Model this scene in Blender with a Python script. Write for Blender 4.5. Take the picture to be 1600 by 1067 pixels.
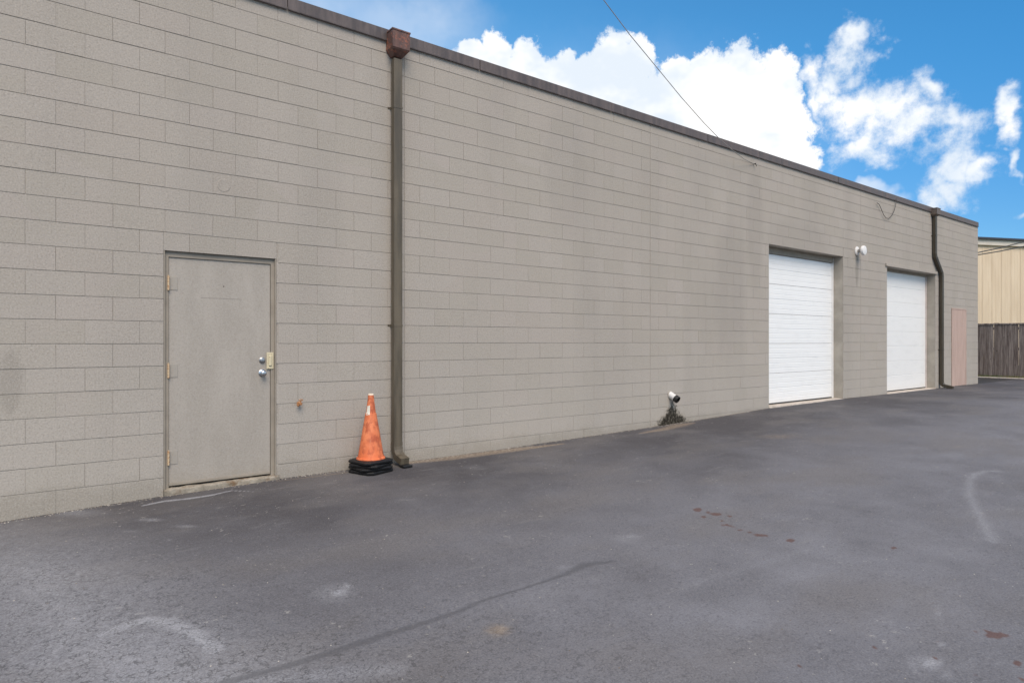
import bpy, bmesh, math, random
import numpy as np
from mathutils import Vector, Matrix
random.seed(7); rng = np.random.default_rng(11)
R = math.radians
for o in list(bpy.data.objects): bpy.data.objects.remove(o)
SC = bpy.context.scene; COL = SC.collection

# ------------------------------------------------------------------ camera
A = R(52.25); EYE = 1.5; DIST = 6.57; F = 1005.0
cam = bpy.data.cameras.new('camera'); camo = bpy.data.objects.new('camera', cam); COL.objects.link(camo)
cam.sensor_width = 36; cam.lens = 36*F/1600; cam.clip_start = .05; cam.clip_end = 2000
camo.location = (0, -DIST, EYE); camo.rotation_euler = (R(90), 0, A-R(90)); SC.camera = camo
FW = (math.cos(A), math.sin(A)); RT = (math.sin(A), -math.cos(A))
def at(px, py, Z):                      # point of the place seen at a pixel of the photograph, at depth Z
    r = (px-800)/F*Z; u = (533.5-py)/F*Z
    return Vector((RT[0]*r+FW[0]*Z, -DIST+RT[1]*r+FW[1]*Z, EYE+u))
def wx(px): return 17630/(2098-px)-8.49   # distance along the wall of a photograph column

# ------------------------------------------------------------------ exposure
SC.view_settings.view_transform = 'Standard'; SC.view_settings.look = 'None'
SC.view_settings.exposure = 0.30; SC.view_settings.gamma = 1; SC.view_settings.use_curve_mapping = False
SC.render.engine = 'CYCLES'

# ------------------------------------------------------------------ node helper
class NT:
    def __init__(s, nt): s.nt = nt; s.N = nt.nodes; s.L = nt.links
    def put(s, node, inp, v):
        if v is None: return
        if isinstance(v, bpy.types.NodeSocket): s.L.new(v, node.inputs[inp])
        else:
            i = node.inputs[inp]
            if hasattr(i.default_value, '__len__') and not hasattr(v, '__len__'): v = [v]*len(i.default_value)
            if hasattr(i.default_value, '__len__') and len(i.default_value) == 4 and len(v) == 3: v = (*v, 1)
            i.default_value = v
    def m(s, op, a, b=None, c=None, clamp=False):
        n = s.N.new('ShaderNodeMath'); n.operation = op; n.use_clamp = clamp
        s.put(n, 0, a); s.put(n, 1, b); s.put(n, 2, c); return n.outputs[0]
    def v(s, op, a, b=None, out=0):
        n = s.N.new('ShaderNodeVectorMath'); n.operation = op
        s.put(n, 0, a); s.put(n, 1, b); return n.outputs[out]
    def noise(s, vec, scale, detail=4, rough=.55, dist=0, col=False):
        n = s.N.new('ShaderNodeTexNoise'); s.put(n, 'Vector', vec)
        n.inputs['Scale'].default_value = scale; n.inputs['Detail'].default_value = detail
        n.inputs['Roughness'].default_value = rough; n.inputs['Distortion'].default_value = dist
        return n.outputs['Color' if col else 'Fac']
    def ramp(s, f, a, b, lo=0., hi=1., smooth=True):
        n = s.N.new('ShaderNodeMapRange'); n.interpolation_type = 'SMOOTHSTEP' if smooth else 'LINEAR'
        s.put(n, 0, f); n.inputs[1].default_value = a; n.inputs[2].default_value = b
        n.inputs[3].default_value = lo; n.inputs[4].default_value = hi; return n.outputs[0]
    def mix(s, f, a, b, mode='MIX'):
        n = s.N.new('ShaderNodeMix'); n.data_type = 'RGBA'; n.blend_type = mode
        s.put(n, 0, f); s.put(n, 6, a); s.put(n, 7, b); return n.outputs[2]
    def comb(s, x, y, z=0.):
        n = s.N.new('ShaderNodeCombineXYZ'); s.put(n, 0, x); s.put(n, 1, y); s.put(n, 2, z); return n.outputs[0]
    def sep(s, v):
        n = s.N.new('ShaderNodeSeparateXYZ'); s.put(n, 0, v); return n.outputs
    def bump(s, h, strength=.3, dist=.005, normal=None):
        n = s.N.new('ShaderNodeBump'); s.put(n, 'Height', h); n.inputs['Strength'].default_value = strength
        n.inputs['Distance'].default_value = dist
        if normal is not None: s.put(n, 'Normal', normal)
        return n.outputs[0]
    def voro(s, vec, scale, feature='F1', out='Distance', rand=1):
        n = s.N.new('ShaderNodeTexVoronoi'); n.feature = feature; s.put(n, 'Vector', vec)
        n.inputs['Scale'].default_value = scale; n.inputs['Randomness'].default_value = rand; return n.outputs[out]

# ------------------------------------------------------------------ world: physical sky with clouds by direction
W = bpy.data.worlds.new('World'); SC.world = W; W.use_nodes = True
w = NT(W.node_tree); w.N.clear()
SUN_EL, SUN_AZ = R(50), R(-112)          # azimuth of the sun, from +X towards +Y
out = w.N.new('ShaderNodeOutputWorld'); bg = w.N.new('ShaderNodeBackground'); w.L.new(bg.outputs[0], out.inputs[0])
bg.inputs[1].default_value = .1; W.cycles.sampling_method = 'MANUAL'; W.cycles.sample_map_resolution = 512
sky = w.N.new('ShaderNodeTexSky'); sky.sky_type = 'NISHITA'; sky.sun_disc = False
sky.sun_elevation = SUN_EL; sky.sun_rotation = R(90)-SUN_AZ; sky.air_density = 1.0; sky.dust_density = .3; sky.ozone_density = 2.2
tc = w.N.new('ShaderNodeTexCoord'); D = tc.outputs['Generated']
dx, dy, dz = w.sep(D)
fwd = w.v('DOT_PRODUCT', D, (FW[0], FW[1], 0), out=1); rgt = w.v('DOT_PRODUCT', D, (RT[0], RT[1], 0), out=1)
az = w.m('ARCTAN2', rgt, fwd); el = w.m('ARCSINE', dz)
P0 = w.comb(az, el)
n1 = w.v('SUBTRACT', w.noise(D, 9, 3, .6, col=True), (.5, .5, .5))
n2 = w.v('SUBTRACT', w.noise(D, 26, 3, .62, col=True), (.5, .5, .5))
def ang(px, py): r = (px-800)/F; u = (533.5-py)/F; return math.atan(r), math.atan(u/math.hypot(1, r))
def field(P, blobs, sm=.12):
    acc = None
    for cx, cy, rx, ry in blobs:
        c = ang(cx, cy); a = ang(cx+rx, cy); b = ang(cx, cy-ry)
        sx, sy = 1/abs(a[0]-c[0]), 1/abs(b[1]-c[1])
        q = w.v('MULTIPLY', w.v('SUBTRACT', P, (c[0], c[1], 0)), (sx, sy, 0))
        f = w.m('SUBTRACT', 1, w.v('LENGTH', q, out=1))
        acc = f if acc is None else (w.m('SMOOTH_MAX', acc, f, sm) if sm else w.m('MAXIMUM', acc, f))
    return acc
PA = w.v('ADD', P0, w.v('ADD', w.v('MULTIPLY', n1, (.035, .035, 0)), w.v('MULTIPLY', n2, (.04, .04, 0))))
cumulus = [(773,84,30,44),(733,94,34,32),(826,97,36,48),(884,104,20,36),(965,110,50,70),(1000,104,28,60),(930,120,30,48),
           (1060,150,44,60),(1102,140,38,72),(1150,150,66,86),(1212,140,42,72),(1228,200,40,80),(1180,240,100,100),(1240,262,48,60),
           (1000,200,170,100),(850,150,130,64),(760,120,90,46)]
wisp = [(1335,72,40,22),(1318,105,36,34),(1300,140,30,36),(1335,172,60,40),(1385,172,60,44),(1425,195,56,40),(1440,150,22,34),(1280,150,16,50),
        (1468,195,32,34),(1498,236,44,46),(1482,290,30,40),(1535,256,40,24),(1350,222,60,34),(1272,112,22,36),(1585,188,22,34),(1600,240,12,24)]
low = [(1370,300,70,20),(1440,318,60,16),(1597,350,30,16)]
fA = field(PA, cumulus, 0)
dA = w.ramp(w.m('ADD', fA, w.m('MULTIPLY', w.m('SUBTRACT', w.noise(D, 55, 5, .72), .5), .8)), -.03, .24)
PB = w.v('ADD', P0, w.v('ADD', w.v('MULTIPLY', n1, (.10, .10, 0)), w.v('MULTIPLY', n2, (.06, .06, 0))))
fB = field(PB, wisp)
dB = w.m('MULTIPLY', w.ramp(w.m('ADD', fB, w.m('MULTIPLY', w.m('SUBTRACT', w.noise(D, 21, 7, .76), .5), 2.5)), -.42, .95), .97)
fC = field(PB, low)
dC = w.m('MULTIPLY', w.ramp(w.m('ADD', fC, w.m('MULTIPLY', w.m('SUBTRACT', w.noise(D, 18, 4, .6), .5), 1.0)), -.1, .8), .55)
fV = field(PA, [(470,-10,200,130),(640,40,170,90),(900,330,500,330)], .2)
dV = w.m('MULTIPLY', w.ramp(fV, 0, .8), .32)
inwin = w.m('MULTIPLY', w.ramp(w.m('ABSOLUTE', az), .72, .95, 1, 0), w.ramp(el, .50, .68, 1, 0))
gen = w.ramp(w.noise(D, 2.3, 5, .58), .44, .60)
dG = w.m('MULTIPLY', gen, w.m('SUBTRACT', 1, inwin))
dens = w.m('MAXIMUM', w.m('MAXIMUM', dA, dB), w.m('MAXIMUM', w.m('MAXIMUM', dC, dV), dG), clamp=True)
shade = w.ramp(w.noise(w.v('MULTIPLY', D, (1, 1, 1.4)), 8, 4, .6), .36, .60)
cloudc = w.mix(shade, (6.7, 7.35, 8.1), (9.3, 9.2, 9.1))
hs = w.N.new('ShaderNodeHueSaturation'); w.L.new(sky.outputs[0], hs.inputs['Color'])
hs.inputs['Hue'].default_value = .5; hs.inputs['Saturation'].default_value = 1.22; hs.inputs['Value'].default_value = 1.42
side = w.ramp(w.v('DOT_PRODUCT', D, (RT[0]*.5, RT[1]*.5, 0), out=1), -.05, .35, smooth=False)   # the blue deepens away from the sun side
skc = w.mix(1, hs.outputs[0], w.mix(side, (.86, 1.26, 1.20), (.36, .86, .98)), 'MULTIPLY')
skc = w.mix(1, skc, w.mix(w.ramp(dz, .08, .42), (.95, .68, .78), (1, 1, 1)), 'MULTIPLY')
w.L.new(w.mix(dens, skc, cloudc), bg.inputs[0])

# ------------------------------------------------------------------ sun (veiled by cloud: weak and very soft)
sl = bpy.data.lights.new('sun', 'SUN'); sl.energy = 2.6; sl.angle = R(38); sl.color = (1, .85, .70)
so = bpy.data.objects.new('sun', sl); COL.objects.link(so)
sd = Vector((math.cos(SUN_EL)*math.cos(SUN_AZ), math.cos(SUN_EL)*math.sin(SUN_AZ), math.sin(SUN_EL)))
so.rotation_euler = sd.to_track_quat('Z', 'Y').to_euler(); so.location = sd*30

# ------------------------------------------------------------------ object helpers
def tag(o, label=None, cat=None, group=None, kind=None):
    for k, v in (('label', label), ('category', cat), ('group', group), ('kind', kind)):
        if v: o[k] = v
    return o
def link(name, me, mat=None, parent=None, smooth=False, loc=None):
    o = bpy.data.objects.new(name, me); COL.objects.link(o)
    if mat and me and not me.materials: me.materials.append(mat)
    if parent: o.parent = parent; o.matrix_parent_inverse = parent.matrix_world.inverted() if False else Matrix()
    if smooth: me.shade_smooth()
    if loc: o.location = loc
    return o
def bmobj(name, bm, mat, parent=None, smooth=False, loc=None, angle=None):
    bmesh.ops.recalc_face_normals(bm, faces=bm.faces)
    me = bpy.data.meshes.new(name); bm.to_mesh(me); bm.free()
    if smooth:
        me.shade_smooth()
        if angle: me.set_sharp_from_angle(angle=R(angle))
    return link(name, me, mat, parent, False, loc)
def empty(name, loc=(0, 0, 0), rz=0):
    o = bpy.data.objects.new(name, None); COL.objects.link(o); o.location = loc; o.rotation_euler.z = rz; o.empty_display_size = .1; return o
def box(bm, x0, x1, y0, y1, z0, z1, bev=0):
    vs = [bm.verts.new((x, y, z)) for x in (x0, x1) for y in (y0, y1) for z in (z0, z1)]
    fs = [bm.faces.new([vs[i] for i in q]) for q in ((0,1,3,2),(4,6,7,5),(0,4,5,1),(2,3,7,6),(0,2,6,4),(1,5,7,3))]
    if bev:
        es = list({e for f in fs for e in f.edges})
        bmesh.ops.bevel(bm, geom=es, offset=bev, segments=1, affect='EDGES')
def boxobj(name, b, mat, parent=None, bev=0):
    bm = bmesh.new(); box(bm, *b, bev); return bmobj(name, bm, mat, parent)
def cyl(bm, p0, p1, r0, r1=None, n=16, cap0=True, cap1=True):
    p0, p1 = Vector(p0), Vector(p1); r1 = r0 if r1 is None else r1
    q = (p1-p0).to_track_quat('Z', 'Y'); ra, rb = [], []
    for i in range(n):
        a = 2*math.pi*i/n; d = q @ Vector((math.cos(a), math.sin(a), 0))
        ra.append(bm.verts.new(p0+d*r0)); rb.append(bm.verts.new(p1+d*r1))
    for i in range(n): bm.faces.new((ra[i], ra[(i+1) % n], rb[(i+1) % n], rb[i]))
    if cap0: bm.faces.new(ra[::-1])
    if cap1: bm.faces.new(rb)
def lathe(bm, prof, p0, p1, n=24):      # prof: (distance along the axis, radius)
    p0, p1 = Vector(p0), Vector(p1); ax = (p1-p0).normalized(); q = ax.to_track_quat('Z', 'Y'); rings = []
    for d, r in prof:
        if r < 1e-5: rings.append([bm.verts.new(p0+ax*d)]); continue
        rings.append([bm.verts.new(p0+ax*d+(q @ Vector((math.cos(2*math.pi*i/n), math.sin(2*math.pi*i/n), 0)))*r) for i in range(n)])
    for a, b in zip(rings, rings[1:]):
        for i in range(n):
            j = (i+1) % n
            if len(a) == 1 and len(b) == 1: continue
            if len(a) == 1: bm.faces.new((a[0], b[i], b[j]))
            elif len(b) == 1: bm.faces.new((a[i], a[j], b[0]))
            else: bm.faces.new((a[i], a[j], b[j], b[i]))
def tube(name, pts, r, mat, parent=None, n=6):
    bm = bmesh.new(); prev = None; pts = [Vector(p) for p in pts]
    for i, p in enumerate(pts):
        t = (pts[min(i+1, len(pts)-1)]-pts[max(i-1, 0)]).normalized(); q = t.to_track_quat('Z', 'Y')
        ring = [bm.verts.new(p+(q @ Vector((math.cos(2*math.pi*k/n), math.sin(2*math.pi*k/n), 0)))*r) for k in range(n)]
        if prev:
            off = min(range(n), key=lambda k: (ring[k].co-prev[0].co).length); ring = ring[off:]+ring[:off]
            for k in range(n): bm.faces.new((prev[k], prev[(k+1) % n], ring[(k+1) % n], ring[k]))
        else: bm.faces.new(ring[::-1])
        prev = ring
    bm.faces.new(prev)
    return bmobj(name, bm, mat, parent, smooth=True)

# ------------------------------------------------------------------ materials
def mat(name, rough=.7, metal=0, spec=.5):
    m_ = bpy.data.materials.new(name); m_.use_nodes = True; t = NT(m_.node_tree)
    b = t.N['Principled BSDF']; b.inputs['Roughness'].default_value = rough; b.inputs['Metallic'].default_value = metal
    b.inputs['Specular IOR Level'].default_value = spec
    g = t.N.new('ShaderNodeNewGeometry'); t.pos = g.outputs['Position']
    c = t.N.new('ShaderNodeTexCoord'); t.obj = c.outputs['Object']
    t.b = b; t.mat = m_; return t
def setc(t, c): t.put(t.b, 'Base Color', c)
def setn(t, n): t.put(t.b, 'Normal', n)
def simple(name, c, rough=.6, metal=0, var=.12, scale=6, bump=0, bs=80, spec=.5):
    t = mat(name, rough, metal, spec); n = t.noise(t.pos, scale, 5, .6)
    setc(t, t.mix(t.ramp(n, .3, .7), tuple(x*(1-var) for x in c), tuple(min(1, x*(1+var)) for x in c)))
    if bump: setn(t, t.bump(t.noise(t.pos, bs, 3), bump, .004))
    return t.mat

GX = 3.527; HB = .2032; Z0 = EYE-.104*HB   # block grid: first control joint, half block, a bed-joint height
def wall_material(name, joints):
    t = mat(name, .85, 0, .25); x, y, z = t.sep(t.pos)
    row = t.m('FLOOR', t.m('DIVIDE', t.m('SUBTRACT', z, Z0), HB))
    par = t.m('ABSOLUTE', t.m('MODULO', row, 2))
    k = t.m('FLOOR', t.m('MULTIPLY', t.m('ADD', t.m('DIVIDE', t.m('SUBTRACT', x, GX), HB), t.m('ADD', par, 1)), .5))
    wn = t.N.new('ShaderNodeTexWhiteNoise'); wn.noise_dimensions = '3D'; t.put(wn, 0, t.comb(k, row, t.m('FLOOR', t.m('MULTIPLY', y, 1)))); tone = wn.outputs[0]
    warm = wn.outputs[1]; wr, wg, wb = t.sep(warm)
    base = t.mix(wr, (.375, .340, .295), (.395, .358, .318))
    base = t.mix(t.m('MULTIPLY', t.ramp(wg, .55, 1), .30), base, (.40, .35, .315))
    # vertical weather streaks and large clouds of dirt
    sv = t.comb(x, y, t.m('MULTIPLY', z, .16))
    st = t.noise(sv, 1.3, 5, .6); big = t.noise(t.pos, .45, 4, .55)
    base = t.mix(t.m('MULTIPLY', t.ramp(st, .42, .72), .24), base, (.255, .236, .212))
    base = t.mix(t.m('MULTIPLY', t.ramp(big, .4, .7), .16), base, (.28, .255, .225))
    fin = t.noise(t.comb(t.m('MULTIPLY', x, 5), y, t.m('MULTIPLY', z, .9)), 1.6, 5, .65)
    base = t.mix(t.m('MULTIPLY', t.ramp(fin, .55, .75), .12), base, (.24, .22, .2))
    # paler lower courses, grime at the foot
    base = t.mix(t.m('MULTIPLY', t.ramp(z, 1.8, .4), .22), base, (.44, .415, .375))
    base = t.mix(t.m('MULTIPLY', t.ramp(t.m('ADD', z, t.m('MULTIPLY', t.noise(t.pos, 6, 4), .3)), .5, .3), .45), base, (.25, .225, .185))
    # stains with a shape of their own: (x, z, half width, half height, strength, colour)
    nd = t.m('MULTIPLY', t.m('SUBTRACT', t.noise(t.pos, 7, 6, .65), .5), .5)
    def spot(px_, pz, hw, hh, s, c, inv=1.):
        nonlocal base
        q = t.v('MULTIPLY', t.v('SUBTRACT', t.comb(x, z), (px_, pz, 0)), (1/hw, 1/hh, 0))
        f = t.m('SUBTRACT', 1, t.v('LENGTH', q, out=1))
        base = t.mix(t.m('MULTIPLY', t.ramp(t.m('ADD', f, nd), 0, .5), s), base, c)
    spot(-.02, 1.17, .10, .34, .28, (.17, .155, .13))
    spot(14.72, 3.1, .10, .5, .45, (.16, .15, .13))
    spot(10.7, 3.6, .35, 1.5, .25, (.23, .21, .19)); spot(9.9, 2.4, .6, 1.5, .18, (.24, .22, .2))
    spot(6.0, 3.9, .5, 1.2, .2, (.25, .23, .21)); spot(12.3, 3.5, 1.5, .5, .22, (.23, .21, .19))
    # grain of the painted split face
    g1 = t.noise(t.pos, 75, 3, .75); g2 = t.noise(t.pos, 30, 4, .7)
    base = t.mix(t.m('MULTIPLY', t.ramp(g1, .50, .68), .42), base, (.20, .178, .155))
    base = t.mix(t.m('MULTIPLY', t.ramp(g1, .50, .32), .34), base, (.54, .50, .45))
    base = t.mix(t.m('MULTIPLY', t.ramp(g2, .54, .72), .22), base, (.22, .195, .17))
    pit = t.ramp(t.voro(t.pos, 38), .02, .10, 1, 0)
    base = t.mix(t.m('MULTIPLY', t.m('MULTIPLY', pit, t.ramp(t.noise(t.pos, 9, 2), .56, .66)), .6), base, (.12, .1, .085))
    # mould below the outlet pipe: a triangle widening towards the ground
    tx = t.m('ABSOLUTE', t.m('SUBTRACT', x, 8.33)); tz = t.m('SUBTRACT', .56, z)
    nm = t.m('SUBTRACT', t.noise(t.pos, 18, 7, .7), .5)
    f = t.m('SUBTRACT', t.m('ADD', t.m('MULTIPLY', tz, .95), .0), tx)
    f = t.m('ADD', f, t.m('MULTIPLY', nm, .55)); f = t.m('ADD', f, t.m('MULTIPLY', t.ramp(z, .34, .26), .05))
    halo = t.m('ADD', t.m('SUBTRACT', t.m('MULTIPLY', tz, 1.5), tx), t.m('MULTIPLY', nm, .4))
    base = t.mix(t.m('MULTIPLY', t.ramp(halo, -.02, .22), .22), base, (.25, .21, .13))
    base = t.mix(t.m('MULTIPLY', t.ramp(f, -.02, .11), t.ramp(t.noise(t.comb(x, y, t.m('MULTIPLY', z, .7)), 26, 5, .75), .34, .52, .55, .97)), base, (.014, .011, .006))
    if joints: base = t.mix(.08, base, (.17, .155, .135))
    setc(t, base)
    h = t.m('ADD', t.m('MULTIPLY', g1, .5), t.m('MULTIPLY', g2, .7))
    setn(t, t.bump(h, .55, .006)); return t.mat
M = {}
M['block'] = wall_material('painted_block', False); M['mortar'] = wall_material('painted_mortar', True)
M['trim'] = simple('trim_paint', (.29, .255, .21), .8, var=.1, scale=5, bump=.2, bs=50)
M['jamb'] = simple('jamb_paint', (.37, .335, .285), .8, var=.14, scale=3, bump=.5, bs=120)

def metal_sheet(name, c, rough, rust=0, rc=(.22, .07, .03), vs=1.0):
    t = mat(name, rough, 0, .5); x, y, z = t.sep(t.pos)
    n = t.noise(t.comb(t.m('MULTIPLY', x, 6), t.m('MULTIPLY', y, 6), t.m('MULTIPLY', z, vs)), 2.2, 6, .65)
    b = t.mix(t.ramp(n, .35, .7), tuple(v*.72 for v in c), tuple(v*1.25 for v in c))
    if rust:
        b = t.mix(t.m('MULTIPLY', t.ramp(t.noise(t.pos, 22, 7, .72), .60-.12*rust, .70-.1*rust), .9), b, rc)
        b = t.mix(t.m('MULTIPLY', t.ramp(t.noise(t.pos, 60, 4, .6), .62, .7), .6), b, tuple(min(1, v*2.0+.12) for v in c))
    t.put(t.b, 'Roughness', t.ramp(n, .3, .7, rough-.1, rough+.15)); setc(t, b)
    setn(t, t.bump(t.noise(t.pos, 4, 3), .25, .01)); return t.mat
M['coping'] = metal_sheet('coping_metal', (.105, .085, .082), .5)
M['head'] = metal_sheet('rusty_head', (.125, .065, .052), .5, .75, (.30, .10, .055))
M['head2'] = metal_sheet('brown_head', (.13, .10, .08), .5, .3)
M['pipe'] = metal_sheet('pipe_enamel', (.105, .086, .060), .45, 0, vs=.6)
M['pipe2'] = metal_sheet('dark_pipe_enamel', (.058, .046, .03), .38, 0, vs=.6)
M['dark'] = simple('dark_gap', (.02, .018, .016), .9)

def door_material():
    t = mat('door_paint', .55, 0, .4); x, y, z = t.sep(t.pos)
    b = t.mix(t.ramp(t.noise(t.comb(t.m('MULTIPLY', x, 2), y, t.m('MULTIPLY', z, .5)), 2, 5, .6), .3, .7), (.345, .312, .272), (.395, .358, .315))
    g = t.noise(t.pos, 80, 3, .75)
    b = t.mix(t.m('MULTIPLY', t.ramp(g, .5, .70), .34), b, (.20, .185, .165))
    b = t.mix(t.m('MULTIPLY', t.ramp(g, .5, .3), .24), b, (.5, .48, .45))
    b = t.mix(t.m('MULTIPLY', t.ramp(t.m('ADD', z, t.m('MULTIPLY', t.noise(t.pos, 8, 4), .2)), .42, .22), .30), b, (.25, .21, .15))
    # long scratch and a small chip
    sc = t.m('MULTIPLY', t.ramp(t.m('ABSOLUTE', t.m('SUBTRACT', z, 1.912)), .0015, .004, 1, 0), t.m('MULTIPLY', t.ramp(x, 1.39, 1.41), t.ramp(x, 1.75, 1.77, 1, 0)))
    b = t.mix(t.m('MULTIPLY', sc, .55), b, (.12, .11, .1))
    ch = t.ramp(t.v('LENGTH', t.v('SUBTRACT', t.comb(x, z), (1.60, 2.03, 0)), out=1), .004, .009, 1, 0)
    b = t.mix(ch, b, (.1, .08, .07))
    setc(t, b); setn(t, t.bump(t.m('ADD', g, t.m('MULTIPLY', t.noise(t.pos, 30, 3), .6)), .35, .003)); return t.mat
M['door'] = door_material()
def rusty(name, c, rc, amt):
    t = mat(name, .7, .1); n = t.noise(t.pos, 55, 6, .7)
    setc(t, t.mix(t.ramp(n, .62-amt*.3, .72-amt*.3), c, rc)); setn(t, t.bump(n, .4, .003)); return t.mat
M['hinge'] = rusty('hinge_barrel', (.62, .47, .30), (.38, .15, .05), .35)
M['hinge_plate'] = rusty('hinge_plate', (.36, .33, .29), (.36, .24, .14), .12)
M['cream'] = rusty('cream_plate', (.62, .55, .38), (.36, .24, .12), .15)
M['rust'] = rusty('rust', (.34, .16, .07), (.62, .34, .16), .35)
M['chrome'] = simple('satin_steel', (.55, .56, .58), .25, 1, var=.08, scale=40)
M['brass'] = simple('dull_steel', (.42, .42, .42), .35, 1)
def garage(name, c):
    t = mat(name, .45, 0, .4); x, y, z = t.sep(t.pos)
    n = t.noise(t.comb(t.m('MULTIPLY', x, 1.2), y, t.m('MULTIPLY', z, 4)), 2.2, 6, .65)
    b = t.mix(t.m('MULTIPLY', t.ramp(n, .45, .75), .28), c, tuple(v*.80 for v in c))
    b = t.mix(t.m('MULTIPLY', t.ramp(t.noise(t.comb(t.m('MULTIPLY', x, .7), y, t.m('MULTIPLY', z, 14)), 3, 6, .7), .63, .72), .35), b, (.42, .42, .42))
    b = t.mix(t.m('MULTIPLY', t.ramp(t.m('ADD', z, t.m('MULTIPLY', n, .3)), .62, .38), .35), b, (.45, .43, .40))
    setc(t, b); setn(t, t.bump(t.noise(t.comb(t.m('MULTIPLY', x, 1), y, t.m('MULTIPLY', z, 2)), 3, 3), .25, .01)); return t.mat
M['garage'] = garage('white_door_enamel', (.82, .83, .83)); M['garage2'] = garage('white_flat_enamel', (.78, .78, .77))
M['white'] = simple('white_enamel', (.78, .77, .76), .4, var=.05)
M['pvc'] = simple('white_plastic', (.72, .71, .70), .4, var=.06)
M['rubber'] = simple('black_rubber', (.008, .008, .009), .48, var=.3, scale=25, bump=.3, bs=40)
M['paleframe'] = simple('pale_frame', (.60, .53, .50), .6, var=.08)
def conc(name, c, s):
    t = mat(name, .9, 0, .2); n = t.noise(t.pos, 9, 8, .7); b = t.mix(t.ramp(n, .3, .7), tuple(v*.7 for v in c), tuple(v*1.2 for v in c))
    b = t.mix(t.m('MULTIPLY', t.ramp(t.noise(t.pos, 5, 6, .7), .5, .68), s), b, (.17, .095, .045))
    setc(t, b); setn(t, t.bump(t.noise(t.pos, 26, 8, .75), .9, .02)); return t.mat
M['sill'] = conc('stained_concrete', (.36, .32, .26), .85); M['concrete'] = conc('pale_concrete', (.54, .48, .42), .15)
def pink():
    t = mat('pink_board_paint', .75, 0, .3); x, y, z = t.sep(t.pos)
    n = t.noise(t.comb(t.m('MULTIPLY', x, 5), y, t.m('MULTIPLY', z, .6)), 2, 6, .6)
    setc(t, t.mix(t.ramp(n, .3, .75), (.42, .305, .26), (.51, .38, .325))); setn(t, t.bump(n, .3, .005)); return t.mat
M['pink'] = pink()

# ------------------------------------------------------------------ ground heights
PXS = [-40, -.1, 1.08, 2.09, 3.54, 4.89, 7.28, 8.83, 11.14, 14.1, 16.2, 19.2, 22.4, 60]
PZS = [.06, .06, .096, .117, .122, .127, .165, .192, .251, .274, .264, .262, .257, .25]
def G(x, y):
    x = np.asarray(x, float); y = np.asarray(y, float)
    p = np.interp(x, PXS, PZS); q = np.interp(x, [-40, 3, 8, 14, 60], [0, 0, .08, .24, .25])
    t = np.clip(-y/4.5, 0, 1); t = t*t*(3-2*t)
    return p*(1-t)+q*t + .006*np.sin(x*1.3+y*.7)*t
def gpt(px, py):                        # where a photograph pixel meets the ground
    z = 0.1
    for _ in range(12):
        Z = F*(EYE-z)/(py-533.5); p = at(px, py, Z); z = float(G(p.x, p.y))
    return p.x, p.y

# ------------------------------------------------------------------ asphalt
def axis(segs):
    out = []
    for a, b, s in segs: out += list(np.arange(a, b-1e-6, s))
    return np.array(out+[segs[-1][1]])
ax_ = axis([(-60, -8, 4), (-8, -.6, .4), (-.6, 9, .028), (9, 27, .10), (27, 27.2, .2)])
ay_ = axis([(-60, -10, 4), (-10, -6.6, .4), (-6.6, 0, .028), (0, .6, .3), (.6, 24.6, 4)])
XX, YY = np.meshgrid(ax_, ay_, indexing='ij'); nx, ny = XX.shape
ZZ = G(XX, YY)
bl = np.exp(-((XX-8.3)**2/.5+(YY+.15)**2/.1))*.0
co = np.stack([XX, YY, ZZ+bl], -1).reshape(-1, 3)
idx = np.arange(nx*ny).reshape(nx, ny)
fa = np.stack([idx[:-1, :-1], idx[1:, :-1], idx[1:, 1:], idx[:-1, 1:]], -1).reshape(-1, 4)
me = bpy.data.meshes.new('asphalt_lot'); me.vertices.add(len(co)); me.vertices.foreach_set('co', co.ravel())
me.loops.add(fa.size); me.loops.foreach_set('vertex_index', fa.ravel())
me.polygons.add(len(fa)); me.polygons.foreach_set('loop_start', np.arange(0, fa.size, 4)); me.update(calc_edges=True)
me.shade_smooth()
px_, py_ = co[:, 0], co[:, 1]
def poly(ch, pts, wd, s, soft=.6, pixel=True):
    g = [gpt(*p) for p in pts] if pixel else pts
    wds = wd if hasattr(wd, '__len__') else [wd]*len(g)
    best = np.zeros(len(px_))
    for i, ((x0, y0), (x1, y1)) in enumerate(zip(g, g[1:])):
        L = (x1-x0)**2+(y1-y0)**2+1e-9; t = np.clip(((px_-x0)*(x1-x0)+(py_-y0)*(y1-y0))/L, 0, 1)
        d = np.hypot(px_-x0-t*(x1-x0), py_-y0-t*(y1-y0)); wv = wds[i]*(1-t)+wds[i+1]*t
        best = np.maximum(best, np.clip((wv-d)/(wv*soft), 0, 1))
    ch[:] = np.maximum(ch, best*s)
def spot(ch, px, py, rx, ry, s, soft=.6):   # radii in photograph pixels
    c = gpt(px, py); a = gpt(px+rx, py); b = gpt(px, py-ry)
    e1 = np.array([a[0]-c[0], a[1]-c[1]]); e2 = np.array([b[0]-c[0], b[1]-c[1]])
    Mi = np.linalg.inv(np.stack([e1, e2], 1)); q = Mi @ np.stack([px_-c[0], py_-c[1]])
    d = np.hypot(q[0], q[1]); ch[:] = np.maximum(ch, np.clip((1-d)/soft, 0, 1)*s)
dust, brown, seam, tan = (np.zeros(len(px_)) for _ in range(4))
poly(seam, [(340,1070),(358,1064),(447,1040),(509,1021),(605,990),(655,975),(710,957),(766,933),(815,920),(885,896),(913,882),(960,876)],
     [.045,.045,.04,.05,.045,.045,.035,.028,.024,.045,.07,.03], 1, .8)
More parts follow.
